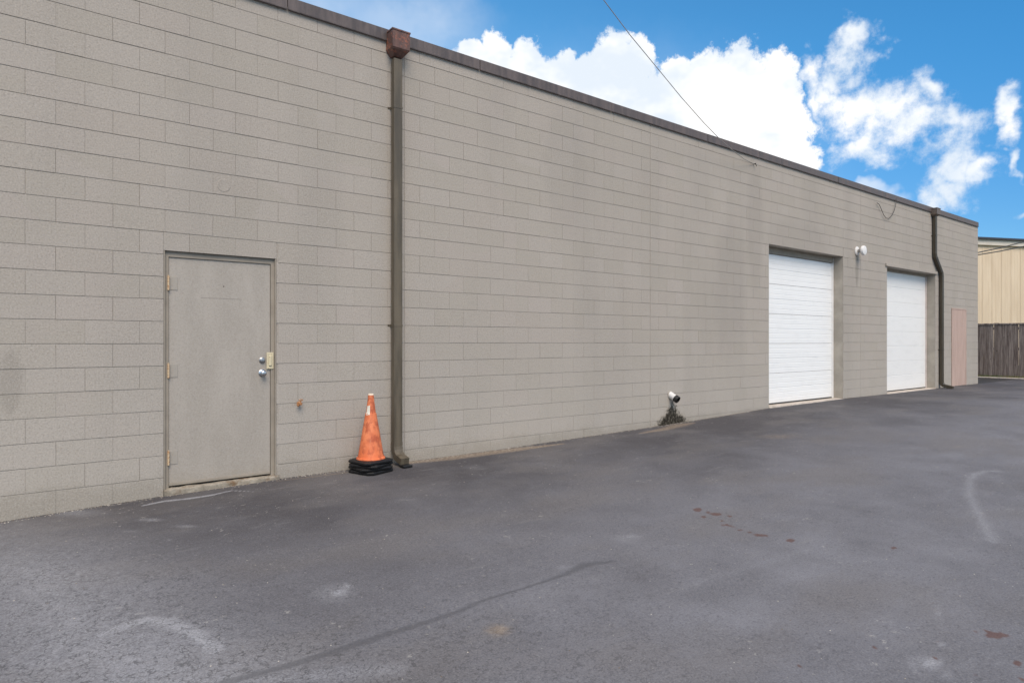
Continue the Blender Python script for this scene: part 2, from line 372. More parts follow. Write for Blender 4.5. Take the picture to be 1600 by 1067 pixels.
for x, y, rx, ry, s in [(1090,796,9,4,.9),(1099,807,6,2.5,.8),(1119,803,12,3,.9),(1128,813,5,2,.8),(1134,820,12,2.5,.7),(1156,828,7,2,.7),
    (1171,831,5,2,.6),(1189,836,16,3,.7),(1235,844,10,3.5,.9),(1397,856,7,3,.9),(1556,992,26,6,1),(1461,1001,6,3,.8),(1345,1011,6,3,.8),
    (1459,1027,6,3,.8),(1591,1035,12,4,.9),(1368,1011,5,2,.7),(1594,1060,7,4,.8),(1527,986,5,2,.8),(1540,985,5,2,.7),(1380,978,4,2,.7),
    (1330,862,5,1.5,.5),(1345,859,4,1.2,.5),(1106,800,5,3,.7),(1140,806,6,2,.7),(1146,823,6,2,.6),(1164,829,5,1.5,.6),(1180,834,8,2,.6),(1200,838,6,1.5,.5),(1180,912,6,2,.4),(1250,1040,4,2,.7),(1520,1055,14,3,.5)]:
    spot(brown, x, y, rx, ry, s, .5)
spot(tan, 778, 984, 38, 17, .75, .9); spot(tan, 1215, 682, 70, 9, .5, 1); spot(tan, 1500, 698, 60, 6, .35, 1); spot(tan, 1130, 684, 40, 5, .3, 1)
poly(tan, [(636,722),(700,715),(790,704),(880,693)], [.16,.22,.18,.04], 1.1, .8)
poly(tan, [(1000,677),(1035,671),(1062,664),(1085,660)], [.05,.17,.24,.05], .9, 1)
poly(tan, [(432,752),(540,738),(612,728)], [.03,.05,.05], .6, .8)
# light chalk marks
poly(dust, [(225,789),(258,782.5),(292,779),(327,774),(358,767)], [.02,.035,.03,.035,.015], 1.3, .8)
poly(dust, [(362,766),(399,768)], [.02,.012], .9, .8); poly(dust, [(420,765),(461,758.5)], [.012,.016], .9, .8)
poly(dust, [(160,990),(189,979),(224,968),(261,971),(296,985),(323,1003),(337,1016)], .10, 1.0, 1)
poly(dust, [(1560,736),(1540,736),(1524,740),(1515,751),(1515,775),(1526,797),(1541,825),(1550,845)], .10, .48, 1)
poly(dust, [(-400,800),(60,900),(120,1000),(300,1080)], [1.8,1.1,1.2,.9], .62, 1)  # broad dusty patch; its bluish tone includes painted sky reflection
poly(dust, [(200,1075),(420,1060),(620,1045)], [.3,.2,.12], .5, 1)
poly(dust, [(1553,745),(1600,775),(1640,810)], .25, .22, 1)
poly(dust, [(1060,920),(1120,900),(1220,872),(1260,858)], .10, .28, 1)
poly(dust, [(1100,990),(1240,900)], .3, .2, 1)
for x, y, rx, ry, s in [(110,800,90,14,.55),(235,812,40,4,.6),(290,822,30,4,.6),(200,830,40,3,.5),(170,842,30,3,.4),(265,843,10,3,.5),(520,925,60,25,.5),
    (540,915,20,8,.8),(975,842,50,14,.35),(880,885,40,8,.4),(1465,950,16,30,.35),(1430,1035,40,30,.4),(1520,1030,20,30,.3),(740,730,30,8,.35),
    (1480,1055,20,10,.5),(260,1000,30,14,.4),(30,820,60,12,.4),(1180,700,40,3,.3),(1450,930,6,20,.3),(1510,1040,40,30,.3)]:
    spot(dust, x, y, rx, ry, s, 1)
for x, y, rx, ry, s in [(1455,1035,30,16,.9),(1470,1005,14,8,.7),(1468,960,5,14,.7),(1560,1035,14,10,.4),(530,925,30,12,.8),(1600,930,12,4,.7),(985,838,40,8,.5),(1250,690,60,3,.25),(1420,700,50,3,.3),(1480,648,50,2,.3)]:
    spot(dust, x, y, rx, ry, s, 1)
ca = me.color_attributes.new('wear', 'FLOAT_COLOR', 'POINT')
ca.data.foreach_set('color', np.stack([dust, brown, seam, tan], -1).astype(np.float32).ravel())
def asphalt():
    t = mat('asphalt', .8, 0, .35)
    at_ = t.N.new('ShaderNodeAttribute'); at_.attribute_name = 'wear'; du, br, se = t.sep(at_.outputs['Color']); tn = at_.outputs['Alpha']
    x, y, z = t.sep(t.pos)
    big = t.noise(t.pos, .55, 5, .6, .4); med = t.noise(t.pos, 2.4, 6, .65)
    # sealer worn grey away from the wall, with sky reflection painted in as blue
    lane = t.ramp(t.m('ADD', y, t.m('MULTIPLY', t.m('SUBTRACT', med, .5), 1.6)), -.2, -3.9)
    wear = t.m('ADD', t.m('MULTIPLY', lane, .66), t.m('MULTIPLY', t.m('SUBTRACT', big, .5), 1.1))
    wear = t.m('ADD', wear, t.m('MULTIPLY', t.m('SUBTRACT', med, .5), .8), clamp=True)
    b = t.mix(wear, (.064, .060, .065), (.196, .195, .213))
    b = t.mix(t.m('MULTIPLY', t.ramp(t.noise(t.comb(t.m('MULTIPLY', x, .5), y, 0), 1.1, 4), .46, .66), .5), b, (.145, .134, .130))
    sf = t.noise(t.comb(t.m('MULTIPLY', x, .35), t.m('MULTIPLY', y, 1.6), 0), 4.5, 6, .72)
    b = t.mix(t.m('MULTIPLY', t.ramp(sf, .57, .72), .30), b, (.26, .255, .25)); b = t.mix(t.m('MULTIPLY', t.ramp(sf, .42, .28), .25), b, (.06, .055, .06))
    # aggregate
    g1 = t.noise(t.pos, 95, 3, .8); g2 = t.noise(t.pos, 42, 4, .75)
    b = t.mix(t.m('MULTIPLY', t.ramp(g1, .5, .68), t.ramp(wear, 0, .6, .2, .45)), b, (.27, .265, .27))
    b = t.mix(t.m('MULTIPLY', t.ramp(g1, .47, .32), .42), b, (.035, .032, .034)); b = t.mix(t.m('MULTIPLY', t.ramp(g2, .47, .3), .45), b, (.045, .041, .043))
    wv = t.noise(t.pos, 5, 3, .6)
    # whitish flecks where the sealer has chipped
    fl = t.m('MULTIPLY', t.ramp(t.noise(t.pos, 15, 6, .72), .61, .67), t.ramp(t.noise(t.pos, 1.7, 4, .6), .46, .62))
    b = t.mix(t.m('MULTIPLY', fl, .60), b, (.36, .345, .32))
    tiny = t.m('MULTIPLY', t.ramp(t.voro(t.pos, 16), .05, .085, 1, 0), t.ramp(t.noise(t.pos, 4, 2), .54, .6))
    b = t.mix(t.m('MULTIPLY', tiny, .75), b, (.45, .43, .4))
    # attribute marks, edges broken up by noise
    bn = t.m('MULTIPLY', t.m('SUBTRACT', t.noise(t.pos, 26, 6, .7), .5), 1.3)
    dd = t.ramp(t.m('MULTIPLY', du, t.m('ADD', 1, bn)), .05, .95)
    b = t.mix(t.m('MULTIPLY', dd, .85), b, t.mix(t.ramp(g1, .38, .62), (.235, .236, .252), (.36, .362, .38)))  # pale dust and chalk tone, with blue sky reflection mixed into its colour
    sm = t.ramp(t.m('ADD', se, t.m('MULTIPLY', t.m('ADD', bn, t.m('SUBTRACT', med, .5)), .9)), .25, .95)
    b = t.mix(t.m('MULTIPLY', sm, .50), b, (.055, .055, .06))
    tt = t.ramp(t.m('MULTIPLY', tn, t.m('ADD', 1, t.m('MULTIPLY', bn, 1.5))), .15, .9)
    b = t.mix(t.m('MULTIPLY', tt, .75), b, t.mix(t.ramp(g2, .3, .7), (.13, .095, .065), (.36, .29, .22)))
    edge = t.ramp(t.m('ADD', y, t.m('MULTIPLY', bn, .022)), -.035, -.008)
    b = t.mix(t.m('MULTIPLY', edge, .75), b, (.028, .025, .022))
    bb = t.ramp(t.m('ADD', br, t.m('MULTIPLY', bn, .7)), .2, .7)
    b = t.mix(t.m('MULTIPLY', bb, .75), b, (.105, .048, .036))
    # fine crazing
    cp = t.v('ADD', t.pos, t.v('MULTIPLY', t.v('SUBTRACT', t.noise(t.pos, 9, 4, .6, col=True), (.5, .5, .5)), (.16, .16, .0)))
    c2 = t.ramp(t.voro(cp, 27, 'DISTANCE_TO_EDGE'), .02, .10, 1, 0)
    leftw = t.ramp(t.m('ADD', x, t.m('MULTIPLY', med, 3)), 5.2, 2.4, .10, 1)
    cr = t.m('MULTIPLY', t.m('MULTIPLY', c2, t.ramp(t.noise(t.pos, 16, 5, .75), .42, .56)), t.m('MULTIPLY', t.ramp(t.m('ADD', wear, t.m('MULTIPLY', du, .6)), .25, .8, .05, 1), leftw))
    cr = t.m('MULTIPLY', cr, t.m('SUBTRACT', 1, sm))
    b = t.mix(t.m('MULTIPLY', cr, .55), b, (.022, .021, .022))
    setc(t, b)
    h = t.m('ADD', t.m('MULTIPLY', g2, .8), t.m('MULTIPLY', g1, .4))
    h = t.m('MULTIPLY', h, t.m('SUBTRACT', 1, t.m('MULTIPLY', sm, .6)))
    setn(t, t.bump(t.m('ADD', h, t.m('MULTIPLY', med, .6)), .7, .007))
    t.put(t.b, 'Roughness', t.m('SUBTRACT', .85, t.m('MULTIPLY', sm, .25)))
    return t.mat
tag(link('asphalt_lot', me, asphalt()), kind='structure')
# wide ground below everything
t = mat('lawn_soil', .95, 0, .1)
setc(t, t.mix(t.ramp(t.noise(t.pos, 1.5, 8, .7), .35, .65), (.045, .06, .02), (.11, .10, .05))); M['soil'] = t.mat
bm = bmesh.new(); vs = [bm.verts.new(p) for p in ((-400, -400, -.06), (400, -400, -.06), (400, 400, -.06), (-400, 400, -.06))]; bm.faces.new(vs)
tag(bmobj('ground', bm, M['soil']), kind='structure')
bm = bmesh.new(); vs = [bm.verts.new(p) for p in ((27.25, -60, .262), (90, -60, .262), (90, 60, .262), (27.25, 60, .262))]; bm.faces.new(vs)
tag(bmobj('lawn', bm, M['soil']), kind='structure')

# ------------------------------------------------------------------ the block building
bld = empty('warehouse_building', (0, 0, 0))
tag(bld, 'long low warehouse with grey-beige painted concrete block wall beside the asphalt lot', 'building')
OPEN = [(1.076, 2.088, -1, EYE+4.08*HB), (wx(1201), wx(1317), -1, EYE+8.97*HB), (wx(1385.5), wx(1461.2), -1, EYE+8.68*HB)]
XL, XR = -5.0, 22.42; TOP = EYE+16.75*HB; BOT = -.3; DEEP = 12.0; RET = .22
CJ = [GX, GX+21*HB, GX+56*HB]
def subtract(r):
    rs = [r]
    for (a0, a1, c0, c1) in OPEN:
        nr = []
        for (x0, x1, z0, z1) in rs:
            if x1 <= a0 or x0 >= a1 or z0 >= c1 or z1 <= c0: nr.append((x0, x1, z0, z1)); continue
            if x0 < a0: nr.append((x0, a0, z0, z1))
            if x1 > a1: nr.append((a1, x1, z0, z1))
            if z1 > c1: nr.append((max(x0, a0), min(x1, a1), c1, z1))
        rs = nr
    return [q for q in rs if q[1]-q[0] > .02 and q[3]-q[2] > .012]
# mortar core (its face is recessed behind the blocks) with the openings cut out
bm = bmesh.new(); MY = .0045
xs = sorted({XL, XR}|{v for o in OPEN for v in (o[0]-.002, o[1]+.002)}); zs = sorted({BOT, TOP}|{o[3]+.002 for o in OPEN})
for a, b in zip(xs, xs[1:]):
    for c, d in zip(zs, zs[1:]):
        mx, mz = (a+b)/2, (c+d)/2
        if any(o[0] < mx < o[1] and mz < o[3] for o in OPEN): continue
        bm.faces.new([bm.verts.new(p) for p in ((a, MY, c), (b, MY, c), (b, MY, d), (a, MY, d))])
bm.faces.new([bm.verts.new(p) for p in ((XR, MY, BOT), (XR, DEEP, BOT), (XR, DEEP, TOP), (XR, MY, TOP))])
bm.faces.new([bm.verts.new(p) for p in ((XL, MY, BOT), (XL, MY, TOP), (XL, DEEP, TOP), (XL, DEEP, BOT))])
bm.faces.new([bm.verts.new(p) for p in ((XL, DEEP, BOT), (XL, DEEP, TOP), (XR, DEEP, TOP), (XR, DEEP, BOT))])
bm.faces.new([bm.verts.new(p) for p in ((XL, MY, TOP), (XR, MY, TOP), (XR, DEEP, TOP), (XL, DEEP, TOP))])
wall = bmobj('block_wall', bm, M['mortar'], bld)
# block faces
def block_geo(V, Fc, x0, x1, z0, z1, gl, gr, gb, gt, proud):
    a, b, c, d = x0+gl, x1-gr, z0+gb, z1-gt; y = -proud; ch = .0012; n = len(V)
    V += [(a, MY+.002, c), (b, MY+.002, c), (b, MY+.002, d), (a, MY+.002, d),
          (a, y+ch, c), (b, y+ch, c), (b, y+ch, d), (a, y+ch, d),
          (a+ch, y, c+ch), (b-ch, y, c+ch), (b-ch, y, d-ch), (a+ch, y, d-ch)]
    for k in range(4):
        j = (k+1) % 4
        Fc.append((n+k, n+j, n+4+j, n+4+k)); Fc.append((n+4+k, n+4+j, n+8+j, n+8+k))
    Fc.append((n+8, n+9, n+10, n+11))
blocks = []
for m_ in range(-9, 17):
    z0 = Z0+m_*HB; z1 = min(z0+HB, TOP)
    if z0 < BOT: continue
    off = 0 if m_ % 2 else 1
    ks = [GX+HB*k for k in range(-60, 140) if (k-off) % 2 == 0]
    js = sorted({round(v, 4) for v in ks+CJ if XL < v < XR}|{XL, XR})
    for a, b in zip(js, js[1:]):
        if b-a < .03: continue
        for q in subtract((a, b, z0, z1)):
            blocks.append((*q, a == q[0], b == q[1], z0 == q[2]))
def pxsize(q):
    cx, cz = (q[0]+q[1])/2, (q[2]+q[3])/2
    d = Vector((cx, DIST)); Zd = cx*FW[0]+DIST*FW[1]; r = cx*RT[0]-(-DIST)*RT[1]*-1
    r = cx*RT[0]+DIST*RT[1]
    sx = 800+F*r/Zd; sy = 533.5-F*(cz-EYE)/Zd
    if Zd < .5 or sx < -15 or sx > 1600 or sy < -12 or sy > 840 or cz < G(cx, 0)-.05: return 0
    return (q[1]-q[0])*(q[3]-q[2])/Zd**3
order = sorted(range(len(blocks)), key=lambda i: -pxsize(blocks[i])); near = set(order[:300])
cache = {}; V, Fc = [], []
for i, q in enumerate(blocks):
    x0, x1, z0, z1, jl, jr, jb = q
    def g(v, is_joint):
        if not is_joint: return .0005
        return .0045 if any(abs(v-c) < .01 for c in CJ) else random.choice((.0002, .0002, .0005, .0010, .0022))
    gl, gr = g(x0, jl), g(x1, jr); gb = random.choice((.0016, .0026, .0036)) if jb else .0005; gt = .0026
    pr = random.choice((0, .0004, .0008, .0013, .0018))
    if i in near:
        cx, cz = (x0+x1)/2, (z0+z1)/2; key = (round(x1-x0, 3), round(z1-z0, 3), round(gl, 4), round(gr, 4), gb, pr)
        if key not in cache:
            v2, f2 = [], []; block_geo(v2, f2, x0-cx, x1-cx, z0-cz, z1-cz, gl, gr, gb, gt, pr)
            mm = bpy.data.meshes.new('block'); mm.from_pydata(v2, [], f2); mm.materials.append(M['block']); cache[key] = mm
        o = bpy.data.objects.new('block', cache[key]); COL.objects.link(o); o.parent = wall; o.location = (cx, 0, cz)
        o.rotation_euler = (random.uniform(-.0025, .0025), 0, random.uniform(-.0015, .0015))
    else: block_geo(V, Fc, x0, x1, z0, z1, gl, gr, gb, gt, pr)
# the end wall, same blocks turned a quarter
V2, F2 = [], []
for m_ in range(-9, 17):
    z0 = Z0+m_*HB; z1 = min(z0+HB, TOP)
    if z0 < BOT: continue
    js = [HB*k for k in range(0, 60) if (k-(m_ % 2)) % 2 == 0 and HB*k < DEEP]
    if js[0] > .01: js = [.003]+js
    else: js[0] = .003
    for a, b in zip(js, js[1:]): block_geo(V2, F2, a, b, z0, z1, .0032, .0032, .0042, .0036, random.random()*.001)
n = len(V); V += [(XR+.0045-y, x, z) for x, y, z in V2]; Fc += [tuple(n+i for i in f) for f in F2]
mm = bpy.data.meshes.new('far_blocks'); mm.from_pydata(V, [], Fc)
tag(link('far_blocks', mm, M['block'], wall), kind='stuff')

# coping in lengths
seams = [XL]+[wx(p) for p in (0+60, 448, 748, 954, 1104, 1185, 1219.5, 1308, 1381, 1399, 1494)]+[XR]
seams = sorted(seams); CB, CT = EYE+16.58*HB, EYE+17.2*HB
for a, b in zip(seams, seams[1:]):
    bm = bmesh.new(); e = .0045; rr = random.uniform(-.002, .002)
    prof = [(-.012+rr, CB-.004), (-.03, CB-.010), (-.032, CB), (-.022+rr, CB+.006), (-.020+rr, CT-.003), (-.017+rr, CT), (.32, CT-.02), (.32, CT-.13), (.31, CT-.13), (.31, CT-.032), (-.010, CT-.012), (-.010, CB+.004)]
    L = [bm.verts.new((a+e, y, z)) for y, z in prof]; Rr = [bm.verts.new((b-e, y, z)) for y, z in prof]
    for i in range(len(prof)):
        j = (i+1) % len(prof); bm.faces.new((L[i], L[j], Rr[j], Rr[i]))
    bm.faces.new(L); bm.faces.new(Rr[::-1]); bmobj('coping_panel', bm, M['coping'], bld)
boxobj('end_coping', (XR-.3, XR+.02, .33, DEEP, CB, CT-.003), M['coping'], bld)

# ------------------------------------------------------------------ pedestrian door
x0, x1, zt = OPEN[0][0], OPEN[0][1], OPEN[0][3]; zb = .155
bm = bmesh.new()                        # opening reveals
box(bm, x0-.08, x0-.0025, .006, RET, -.2, zt+.002); box(bm, x1+.0025, x1+.08, .006, RET, -.2, zt+.002); box(bm, x0-.08, x1+.08, .006, RET, zt+.0025, zt+.1)
bmobj('door_reveal', bm, M['jamb'], bld)
fw = .046; dl, dr = x0+fw, x1-fw; dt = zt-.052; zdb = EYE-1.372+.04
door = boxobj('entrance_door', (dl+.003, dr-.003, .042, .085, zdb, dt-.003), M['door'], bld, .002)
fr = bmesh.new()
box(fr, x0+.001, dl, .030, .20, zb-.02, dt); box(fr, dr, x1-.001, .030, .20, zb-.02, dt); box(fr, x0+.001, x1-.001, .030, .20, dt, zt-.001)
box(fr, x0+.0012, x0+.012, .004, .030, zb, zt-.001); box(fr, x1-.012, x1-.0012, .004, .030, zb, zt-.001)
bmobj('door_frame', fr, M['trim'], door)
bmobj('door_sweep', (lambda b: (box(b, dl+.004, dr-.004, .034, .0415, zdb+.004, zdb+.03, .002), b)[1])(bmesh.new()), M['trim'], door)
for py in (442, 579.5, 716):
    zc = EYE+(533.5-py)/F*(F*HB/(.018923*(2098-264)))
    h = bmesh.new()
    for k in range(5): cyl(h, (dl-.002, .022, zc-.064+k*.0258), (dl-.002, .022, zc-.064+k*.0258+.0242), .0095, n=12)
    cyl(h, (dl-.002, .022, zc-.069), (dl-.002, .022, zc-.064), .006, n=10); cyl(h, (dl-.002, .022, zc+.065), (dl-.002, .022, zc+.072), .006, n=10)
    ho = bmobj('hinge', h, M['hinge'], door)
    p = bmesh.new(); box(p, dl+.008, dl+.078, .0375, .0418, zc-.062, zc+.062, .0015)
    for sx, sz in ((.03, .04), (.055, .018), (.03, -.018), (.055, -.042)): cyl(p, (dl+sx, .0376, zc+sz), (dl+sx, .0362, zc+sz), .0045, n=8)
    bmobj('hinge_leaf', p, M['hinge_plate'], ho)
dxp = lambda px: wx(px)*1.007            # on the door face, a little behind the wall plane
zc = EYE-.188
bm = bmesh.new(); xk = 1.960
lathe(bm, [(0, .001), (0, .030), (.006, .030), (.009, .024), (.020, .022), (.022, .018), (.022, 0)], (xk, .0415, zc), (xk, -.1, zc), 24)
box(bm, xk-.0015, xk+.0015, .0165, .0185, zc-.007, zc+.007)
bmobj('deadbolt', bm, M['brass'], door, True, angle=35)
zk = EYE-.316; bm = bmesh.new()
lathe(bm, [(0, .001), (0, .037), (.004, .037), (.009, .031), (.011, .014), (.030, .012), (.036, .020), (.046, .027), (.056, .028), (.064, .024), (.067, .012), (.067, 0)], (xk+.002, .0415, zk), (xk+.002, -.2, zk), 28)
bmobj('door_knob', bm, M['chrome'], door, True, angle=50)
bm = bmesh.new(); bmesh.ops.create_cube(bm, size=1); bm.free()
bm = bmesh.new(); gx = 2.033; zg0, zg1 = EYE-.275, EYE-.110
box(bm, gx-.034, gx+.034, .020, .0285, zg0, zg1, .002); box(bm, gx-.016, gx+.016, .008, .0198, zg0+.03, zg1-.03, .006)
for sz in (zg0+.012, zg1-.012): cyl(bm, (gx-.018, .0195, sz), (gx-.018, .016, sz), .006, n=10)
bmobj('latch_guard', bm, M['cream'], door)
bm = bmesh.new(); rng2 = random.Random(4)   # rough concrete step under the door
box(bm, x0+.003, x1+.02, -.035, .18, -.1, zdb-.012)
bmesh.ops.subdivide_edges(bm, edges=bm.edges[:], cuts=14, use_grid_fill=True)
for v in bm.verts:
    if v.co.z > .1 or v.co.y < 0: v.co += Vector((0, rng2.uniform(-.006, .006), rng2.uniform(-.009, .004)))
bmobj('door_sill', bm, M['sill'], bld, True)

# ------------------------------------------------------------------ garage doors
def sectional(op, head, sections, mt, framed, panel_lines, zleaf):
    x0, x1, _, zt = op; fz = .2
    bm = bmesh.new()
    box(bm, x0-.12, x0-.0025, .006, .34, -.2, zt+.002); box(bm, x1+.0025, x1+.12, .006, .34, -.2, zt+.002); box(bm, x0-.12, x1+.12, .006, .34, zt+.0025, zt+.12)
    bmobj('door_reveal', bm, M['jamb'], bld)
    ztop = zt-head; H = (ztop-zleaf)/sections
    body = boxobj('garage_door', (x0+.01, x1-.06, fz+.062, fz+.07, zleaf, ztop), M['dark'], bld)
    for i in range(sections):
        a, b = zleaf+i*H, zleaf+(i+1)*H; p = bmesh.new()
        prof = [(fz+.06, a+.0015), (fz+.024, a+.0015), (fz+.020, a+(.006 if framed is False else .003))]
        nl = panel_lines
        for j in range(1, nl):
            zz = a+H*j/nl; dp = .007 if (j == nl//2) else .0022
            prof += [(fz+.020, zz-.009), (fz+.020+dp, zz-.004), (fz+.020+dp, zz+.004), (fz+.020, zz+.009)]
        prof += [(fz+.020, b-.009), (fz+.027, b-.0035), (fz+.06, b-.0035)] if not framed else [(fz+.020, b-.0035), (fz+.0215, b-.0005), (fz+.06, b-.0005)]
        L = [p.verts.new((x0+.006, y, z)) for y, z in prof]; Q = [p.verts.new((x1-.052, y, z)) for y, z in prof]
        for k in range(len(prof)-1): p.faces.new((L[k], Q[k], Q[k+1], L[k+1]))
        p.faces.new(L); p.faces.new(Q[::-1]); bmobj('door_section', p, mt, body)
    f = bmesh.new(); box(f, x1-.046, x1-.002, fz+.004, fz+.09, zleaf-.02, zt-.0005); bmobj('side_track', f, M['paleframe'] if framed else M['white'], body)
    f = bmesh.new(); box(f, x0-.001, x1-.048, fz-.01, fz+.10, ztop+.002, zt-.0005); bmobj('head_board', f, M['trim'], body)
    boxobj('bottom_seal', (x0+.008, x1-.055, fz+.018, fz+.058, zleaf-.022, zleaf-.001), M['rubber'], body)
    s = bmesh.new(); xm = x0+(x1-x0)*.5
    for a, b in ((x0+.003, xm-.004), (xm+.004, x1-.003)): box(s, a, b, -.02, .30, -.2, zleaf-.024, .006)
    bmobj('threshold', s, M['concrete'], bld)
sectional(OPEN[1], .125, 5, M['garage'], False, 6, EYE-1.20)
sectional(OPEN[2], .06, 4, M['garage2'], True, 2, EYE-1.205)
o2 = OPEN[2]
boxobj('lintel', (o2[0]-.10, o2[1]+.06, -.034, -.0045, o2[3]+.004, EYE+9.04*HB), M['block'], bld, .003)
# pink boarded doorway
pa, pb = wx(1486), wx(1508.5)
pd = boxobj('pink_board', (pa+.03, pb-.03, -.013, -.004, .27, EYE+.885), M['pink'], bld, .002)
bm = bmesh.new()
box(bm, pa, pa+.028, -.020, -.004, .25, EYE+.915); box(bm, pb-.028, pb, -.020, -.004, .25, EYE+.915); box(bm, pa+.028, pb-.028, -.020, -.004, EYE+.886, EYE+.915)
bmobj('board_trim', bm, M['pink'], pd); pd['label'] = 'pink painted board closing a narrow doorway'

# ------------------------------------------------------------------ downpipes
def sweep(bm, prof, path, fixed, axis_):
    # prof: (across, outward); axis_ 'across' keeps across = fixed, 'out' keeps outward = fixed
    rings = []
    for i, p in enumerate(path):
        p = Vector(p); t0 = (p-Vector(path[i-1])).normalized() if i else None
        t1 = (Vector(path[i+1])-p).normalized() if i < len(path)-1 else None
        t = ((t0 or t1)+(t1 or t0)).normalized(); k = 1/max(.3, t.dot(t1 or t0))
        if axis_ == 'across': ac = Vector(fixed); ou = ac.cross(t).normalized()*k; 
        else: ou = Vector(fixed); ac = t.cross(ou).normalized()*k
        rings.append([bm.verts.new(p+ac*a+ou*b) for a, b in prof])
    n = len(prof)
    for r0, r1 in zip(rings, rings[1:]):
        for k in range(n): bm.faces.new((r0[k], r0[(k+1) % n], r1[(k+1) % n], r1[k]))
    bm.faces.new(rings[0][::-1]); bm.faces.new(rings[-1])
def pprof(wd, dp, s=1.):
    a, b = wd/2*s, dp/2*s; r = .008; g_ = .004; pts = []
    nrib = 5
    pts += [(-a, -b), (-a, b-r), (-a+r, b)]
    for i in range(nrib-1):
        c = -a+r+(2*a-2*r)*(i+1)/nrib; pts += [(c-.005, b), (c-.0025, b-g_), (c+.0025, b-g_), (c+.005, b)]
    pts += [(a-r, b), (a, b-r), (a, -b)]; return pts
def strap(parent, x, y0, y1, wd, z, m_):
    bm = bmesh.new(); box(bm, x-wd/2-.003, x+wd/2+.003, y0-.003, y0-.0005, z-.012, z+.012, .0008)
    box(bm, x-wd/2-.003, x-wd/2-.0005, y0, y1, z-.012, z+.012); box(bm, x+wd/2+.0005, x+wd/2+.003, y0, y1, z-.012, z+.012)
    box(bm, x-wd/2-.03, x-wd/2-.003, -.004, -.0025, z-.012, z+.012); box(bm, x+wd/2+.003, x+wd/2+.03, -.004, -.0025, z-.012, z+.012)
    for s in (-1, 1): cyl(bm, (x+s*(wd/2+.02), -.004, z), (x+s*(wd/2+.02), -.008, z), .005, n=8)
    bmobj('strap', bm, m_, parent)
def head_box(name, x, wd, dp, z0, z1, mt, parent, taper=.04):
    bm = bmesh.new(); r = []
    lv = [(z1, wd/2, dp), (z0, wd/2, dp), (z0-taper*.25, wd/2*.9, dp*.92), (z0-taper, .055, .085)]
    for z, h, d in lv: r.append([bm.verts.new(v) for v in ((x-h, -.005, z), (x+h, -.005, z), (x+h, -d, z), (x-h, -d, z))])
    for p, q in zip(r, r[1:]):
        for k in range(4): bm.faces.new((p[k], p[(k+1) % 4], q[(k+1) % 4], q[k]))
    bm.faces.new(r[0]); bm.faces.new(r[-1][::-1])
    o = bmobj(name, bm, mt, parent)
    l = bmesh.new(); e = .006
    box(l, x-wd/2-e, x+wd/2+e, -dp-e, -dp-.0005, z1-.014, z1+.002); box(l, x-wd/2-e, x-wd/2-.0005, -dp, -.0365, z1-.014, z1+.002); box(l, x+wd/2+.0005, x+wd/2+e, -dp, -.0365, z1-.014, z1+.002)
    bmobj('rim', l, mt, o); return o
YC = -.062
xp = 3.40; bm = bmesh.new()
sweep(bm, pprof(.102, .076), [(xp, YC, 4.66), (xp, YC, .345)], (1, 0, 0), 'across')
dp1 = bmobj('downpipe', bm, M['pipe'], bld); dp1['label'] = 'tall ribbed brown downpipe behind the orange cone'
head_box('conductor_head', xp+.005, .215, .165, 4.755, 4.955, M['head'], dp1, .07)
strap(dp1, xp, YC-.038, -.004, .102, EYE+2.62, M['pipe']); strap(dp1, xp, YC-.038, -.004, .102, EYE+.18, M['pipe'])
bm = bmesh.new(); path = [(xp, YC, .375)]+[(xp, YC-.12*(1-math.cos(a))-0, .345-.02-.13*math.sin(a)) for a in (0, R(20), R(40), R(58), R(70))]+[(xp, YC-.19, .178)]
sweep(bm, pprof(.102, .076, 1.04), path, (1, 0, 0), 'across')
bmobj('elbow', bm, M['pipe'], dp1)
bm = bmesh.new(); box(bm, xp-.056, xp+.056, YC-.27, YC-.17, .125, .15, .006); bmobj('splash_lip', bm, M['rubber'], dp1)
x2a, x2b = wx(1456.3), wx(1468.3)-.06; zj0, zj1 = EYE+2.17, EYE+1.80
bm = bmesh.new()
sweep(bm, pprof(.10, .075), [(x2a, YC, 4.78), (x2a, YC, zj0+.12), (x2a+.02, YC, zj0+.04), (x2a+.08, YC, zj0-.02), (x2b-.08, YC, zj1+.06), (x2b-.02, YC, zj1), (x2b, YC, zj1-.08), (x2b, YC, .42)], (0, -1, 0), 'out')
dp2 = bmobj('downpipe', bm, M['pipe2'], bld); dp2['label'] = 'dark brown downpipe jogging round the far garage door'
head_box('conductor_head', x2a, .24, .15, 4.80, 4.96, M['head2'], dp2, .05)
strap(dp2, x2b, YC-.038, -.004, .10, EYE-.22, M['pipe2']); strap(dp2, x2a, YC-.038, -.004, .10, EYE+2.75, M['pipe2'])
bm = bmesh.new(); path = [(x2b, YC, .44)]+[(x2b, YC-.13*(1-math.cos(a)), .40-.08*math.sin(a)) for a in (0, R(25), R(45), R(60))]+[(x2b, YC-.26, .285)]
sweep(bm, pprof(.10, .075, 1.04), path, (1, 0, 0), 'across'); bmobj('elbow', bm, M['pipe2'], dp2)

